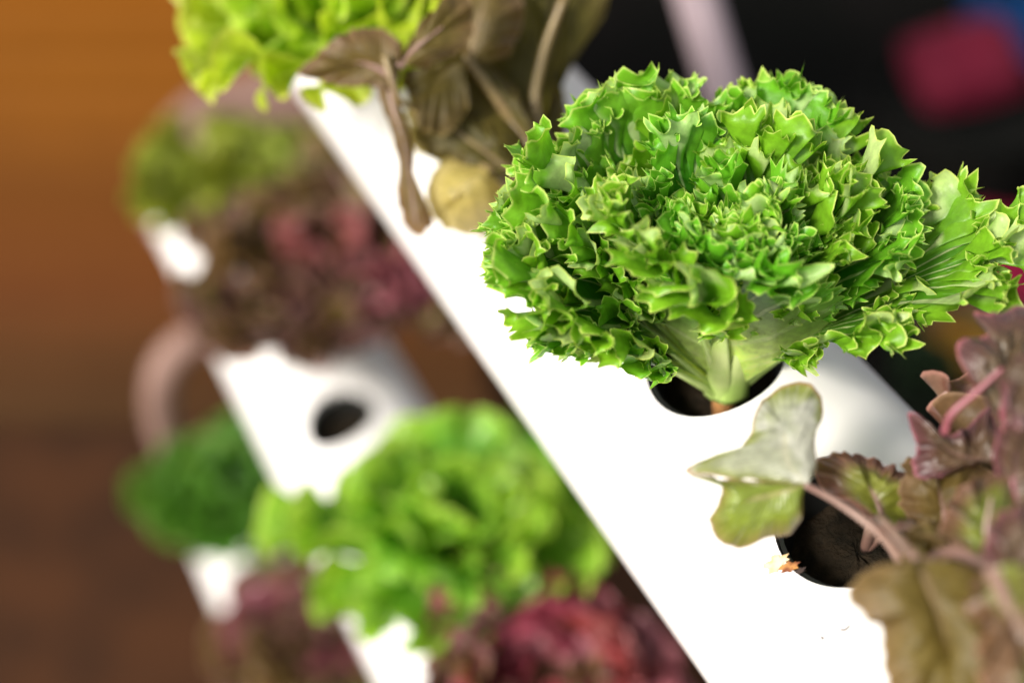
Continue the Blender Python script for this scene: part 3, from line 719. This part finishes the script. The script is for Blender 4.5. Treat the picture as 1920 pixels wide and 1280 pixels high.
# ------------------------------------------------------------------ far blurred things at the right
def lathe(c, prof, n, mat, name, parent):
    V = []; a = np.arange(n) / n * 2 * math.pi
    for r, zz in prof: V += [np.array([c[0] + r * math.cos(x), c[1] + r * math.sin(x), c[2] + zz]) for x in a]
    F = [tuple(f) for f in grid_faces(len(prof), n, True)]
    return mesh_obj(name, V, F, mat, parent, sharp=R(50))
def cushion(c, sx, sy, sz, rot, mat, label):
    O = empty('cushion', c, label, 'cushion', 'magenta cushions')
    n = 40; u, v = np.meshgrid(np.linspace(-1, 1, n), np.linspace(-1, 1, n), indexing='ij')
    th = (np.clip(1 - u**4, 0, 1) * np.clip(1 - v**4, 0, 1))**.5
    wr = 1 + .05 * np.sin(u * 7 + v * 3) * th
    V = []
    x = u * (1 - .10 * v * v) * sx; y = v * (1 - .10 * u * u) * sy
    for sgn in (1, -1): V.append(np.stack([x, y, sgn * th * wr * sz], -1).reshape(-1, 3))
    Rm = np.array(rot); F = np.vstack([grid_faces(n, n), grid_faces(n, n)[:, ::-1] + n * n])
    mesh_obj('cover', np.vstack(V) @ Rm.T + c, F, mat, O)
    e = np.linspace(-1, 1, 30); k = np.ones(30)
    per = np.vstack([np.stack([e, -k], 1), np.stack([k, e], 1), np.stack([e[::-1], k], 1), np.stack([-k, e[::-1]], 1)])
    pp = np.stack([per[:, 0] * (1 - .1 * per[:, 1]**2) * sx, per[:, 1] * (1 - .1 * per[:, 0]**2) * sy, 0 * per[:, 0]], 1) @ Rm.T + c
    V, F = tube(pp, .004, 8); mesh_obj('piping', V, F, mat, O)
    return O
M['magenta'] = plain_mat('magenta_cloth', (.098, .0026, .015), (.080, .002, .0125), 30, .8, .2, .3, 300)
M['blue'] = plain_mat('blue_plastic', (.002, .055, .19), (.002, .048, .17), 10, .4)
M['rose'] = plain_mat('dusty_rose_clay', (.21, .105, .095), (.18, .085, .08), 20, .7)
M['rubber'] = plain_mat('black_rubber', (.0055, .006, .005), (.008, .008, .007), 12, .9, .05)
M['tag_green'] = plain_mat('marigold_leaf', (.018, .045, .010), (.010, .028, .008), 40, .6)
M['tag_gold'] = plain_mat('marigold_petal', (.34, .20, .006), (.28, .10, .006), 40, .6)
def gnd(px, py, h=.014):
    """place on the ground seen at a photo pixel"""
    d = at(px, py, 1.0) - [0, 0, CAM_H]; return np.array([0, 0, CAM_H]) + d * (h - CAM_H) / d[2]
tc = gnd(1765, 385)
M['magenta_bright'] = plain_mat('bright_magenta_cloth', (.21, .003, .030), (.17, .0025, .024), 30, .8, .2, .3, 300)
tub = empty('rubber_tub', tc, 'black round rubber tub between the two magenta cushions at the right', 'tub')
lathe(tc, [(.0, .0), (.115, 0), (.125, .008), (.150, .20), (.158, .205), (.158, .218), (.150, .222), (.142, .218), (.135, .19), (.0, .185)], 48, M['rubber'], 'tub_body', tub)
for s in (-1, 1):
    V, F = tube(catmull([tc + [s * .155, -.04, .19], tc + [s * .185, -.03, .20], tc + [s * .195, 0, .20], tc + [s * .185, .03, .20], tc + [s * .155, .04, .19]], 20), .008, 10)
    mesh_obj('handle', V, F, M['rubber'], tub)
cushion(tc + np.array([-.018, .0, .272]), .090, .07, .045, Matrix.Rotation(R(28), 3, 'X') @ Matrix.Rotation(R(15), 3, 'Z'), M['magenta'], 'magenta cushion lying on top of the black tub, upper right')
g2 = gnd(1835, 478, .06)
cushion(g2, .14, .09, .045, Matrix.Rotation(R(10), 3, 'X') @ Matrix.Rotation(R(-12), 3, 'Z'), M['magenta_bright'], 'magenta cushion on the ground in front of the black tub, right edge')
g3 = gnd(1905, 150)
bb = empty('blue_bucket', g3, 'blue plastic bucket cut by the top right corner', 'bucket')
lathe(g3, [(0, 0), (.10, 0), (.105, .005), (.135, .20), (.142, .20), (.142, .212), (.132, .212), (.128, .20), (.10, .02), (0, .016)], 48, M['blue'], 'bucket_body', bb)
V, F = tube(catmull([g3 + [-.14, 0, .20], g3 + [-.11, -.06, .23], g3 + [0, -.11, .25], g3 + [.11, -.06, .23], g3 + [.14, 0, .20]], 30), .004, 10); mesh_obj('handle', V, F, M['rubber'], bb)
g4 = gnd(1800, 568)
ds = empty('clay_saucer', g4, 'dusty rose clay saucer on the dark ground below the lower magenta cushion', 'saucer')
lathe(g4, [(0, 0), (.065, 0), (.072, .004), (.085, .030), (.090, .030), (.090, .036), (.082, .036), (.070, .010), (0, .008)], 40, M['rose'], 'saucer_body', ds)
lathe(g4, [(.0921, .022), (.0925, .030), (.0915, .037), (.0885, .0375)], 40, M['rose'], 'saucer_rim', ds)
def marigold(p, seed, h, label, flowers):
    O = empty('flowering_plant', p, label, 'plant', 'low flowering plants on the dark ground')
    r_ = np.random.default_rng(seed); V, F = [], []
    for k in range(150):
        az, el, L = r_.uniform(0, 6.28), r_.uniform(.2, 1.4), h * r_.uniform(.45, 1)
        d = np.array([math.cos(az) * math.cos(el), math.sin(az) * math.cos(el), math.sin(el)]); s = np.cross(d, UP); s /= np.linalg.norm(s)
        c = p + d * L; l = .016; i = len(V)
        V += [c - d * l, c + s * l * .45 + UP * .002, c + d * l, c - s * l * .45 + UP * .002]; F.append((i, i + 1, i + 2, i + 3))
    mesh_obj('foliage', V, F, M['tag_green'], O)
    st = [];
    for fx, fy, fz in flowers:
        c = p + np.array([fx, fy, fz]); V, F = tube(catmull([p, p + np.array([fx * .5, fy * .5, fz * .7]), c], 10), .0025, 6); fl = mesh_obj('flower_stem', V, F, M['tag_green'], O)
        V, F = [], []
        for ringk, (rk, up) in enumerate(((.034, .004), (.025, .013), (.014, .020))):
            for k in range(12):
                a = k / 12 * 6.283 + ringk * .26; dd = np.array([math.cos(a), math.sin(a), 0]); ss = np.array([-dd[1], dd[0], 0]); i = len(V)
                V += [c + UP * .002, c + dd * rk * .6 + ss * rk * .3 + UP * up, c + dd * rk + UP * up * .8, c + dd * rk * .6 - ss * rk * .3 + UP * up]; F.append((i, i + 1, i + 2, i + 3))
        mesh_obj('flower', V, F, M['tag_gold'], O)
g5 = gnd(1775, 745)
marigold(g5, 3, .10, 'low plant with gold flowers on the dark ground, left of the pink leaf', [(.02, -.03, .10), (.05, .0, .09), (-.01, .02, .11), (.03, .03, .10)])
g6 = gnd(1790, 680)
marigold(g6, 4, .11, 'low dark green plant with no open flowers, below the dusty rose saucer', [])

# ------------------------------------------------------------------ small marks lying on the big pipe
def on_pipe(px, py):
    """place on the surface of the large pipe seen at a photo pixel"""
    o = np.array([0, 0, CAM_H]); d = at(px, py, 1.0) - o; d /= np.linalg.norm(d)
    c = A_TOP - UPP * RP; oc = o - c; dp = d - D * (d @ D); op = oc - D * (oc @ D)
    a, b, cc = dp @ dp, 2 * dp @ op, op @ op - RP * RP
    t = (-b - math.sqrt(max(0, b * b - 4 * a * cc))) / (2 * a); p = o + d * t
    nr_ = (p - c) - D * ((p - c) @ D); return p, nr_ / np.linalg.norm(nr_)
def scrap(px, py, w, h, seed, mat, label, cat='leaf scrap', name='dried_scrap', group='dried scraps on the big pipe'):
    p, nn = on_pipe(px, py); r_ = np.random.default_rng(seed)
    s = np.cross(nn, [0, 1, 0]); s /= np.linalg.norm(s); t = np.cross(nn, s); n = 22
    V = [p + nn * .0009]; 
    for k in range(n):
        a = k / n * 6.283; q = r_.uniform(.45, 1.0)
        V.append(p + s * math.cos(a) * w * q + t * math.sin(a) * h * q + nn * r_.uniform(.0002, .0010))
    F = [(0, 1 + k, 1 + (k + 1) % n) for k in range(n)]
    return tag(mesh_obj(name, V, F, mat), label, cat, group)
M['dry_pale'] = plain_mat('pale_dried_film', (.68, .56, .36), (.55, .38, .20), 260, .7, .2)
scrap(1456, 1056, .0062, .0036, 1, M['dry_pale'], 'pale tan dried scrap beside the near hole on white pipe')
scrap(1482, 1063, .0046, .0024, 2, M['dry'], 'orange brown dried scrap touching the near hole edge')
scrap(1502, 1070, .0026, .0013, 3, M['hair'], 'tiny dark dried speck at the near hole edge')
def fibre(pts, label):
    P_ = [on_pipe(*p)[0] + on_pipe(*p)[1] * .0004 for p in pts]
    V, F = tube(catmull(P_, 14), .00034, 6)
    tag(mesh_obj('root_fibre', V, F, M['hair']), label, 'fibre', 'thin fibres on the big pipe')
fibre([(1594, 1172), (1586, 1180), (1576, 1181)], 'thin dark fibre on the white pipe left of the olive leaf')
fibre([(1540, 1193), (1545, 1198)], 'very short dark fibre on the white pipe, lower of two')
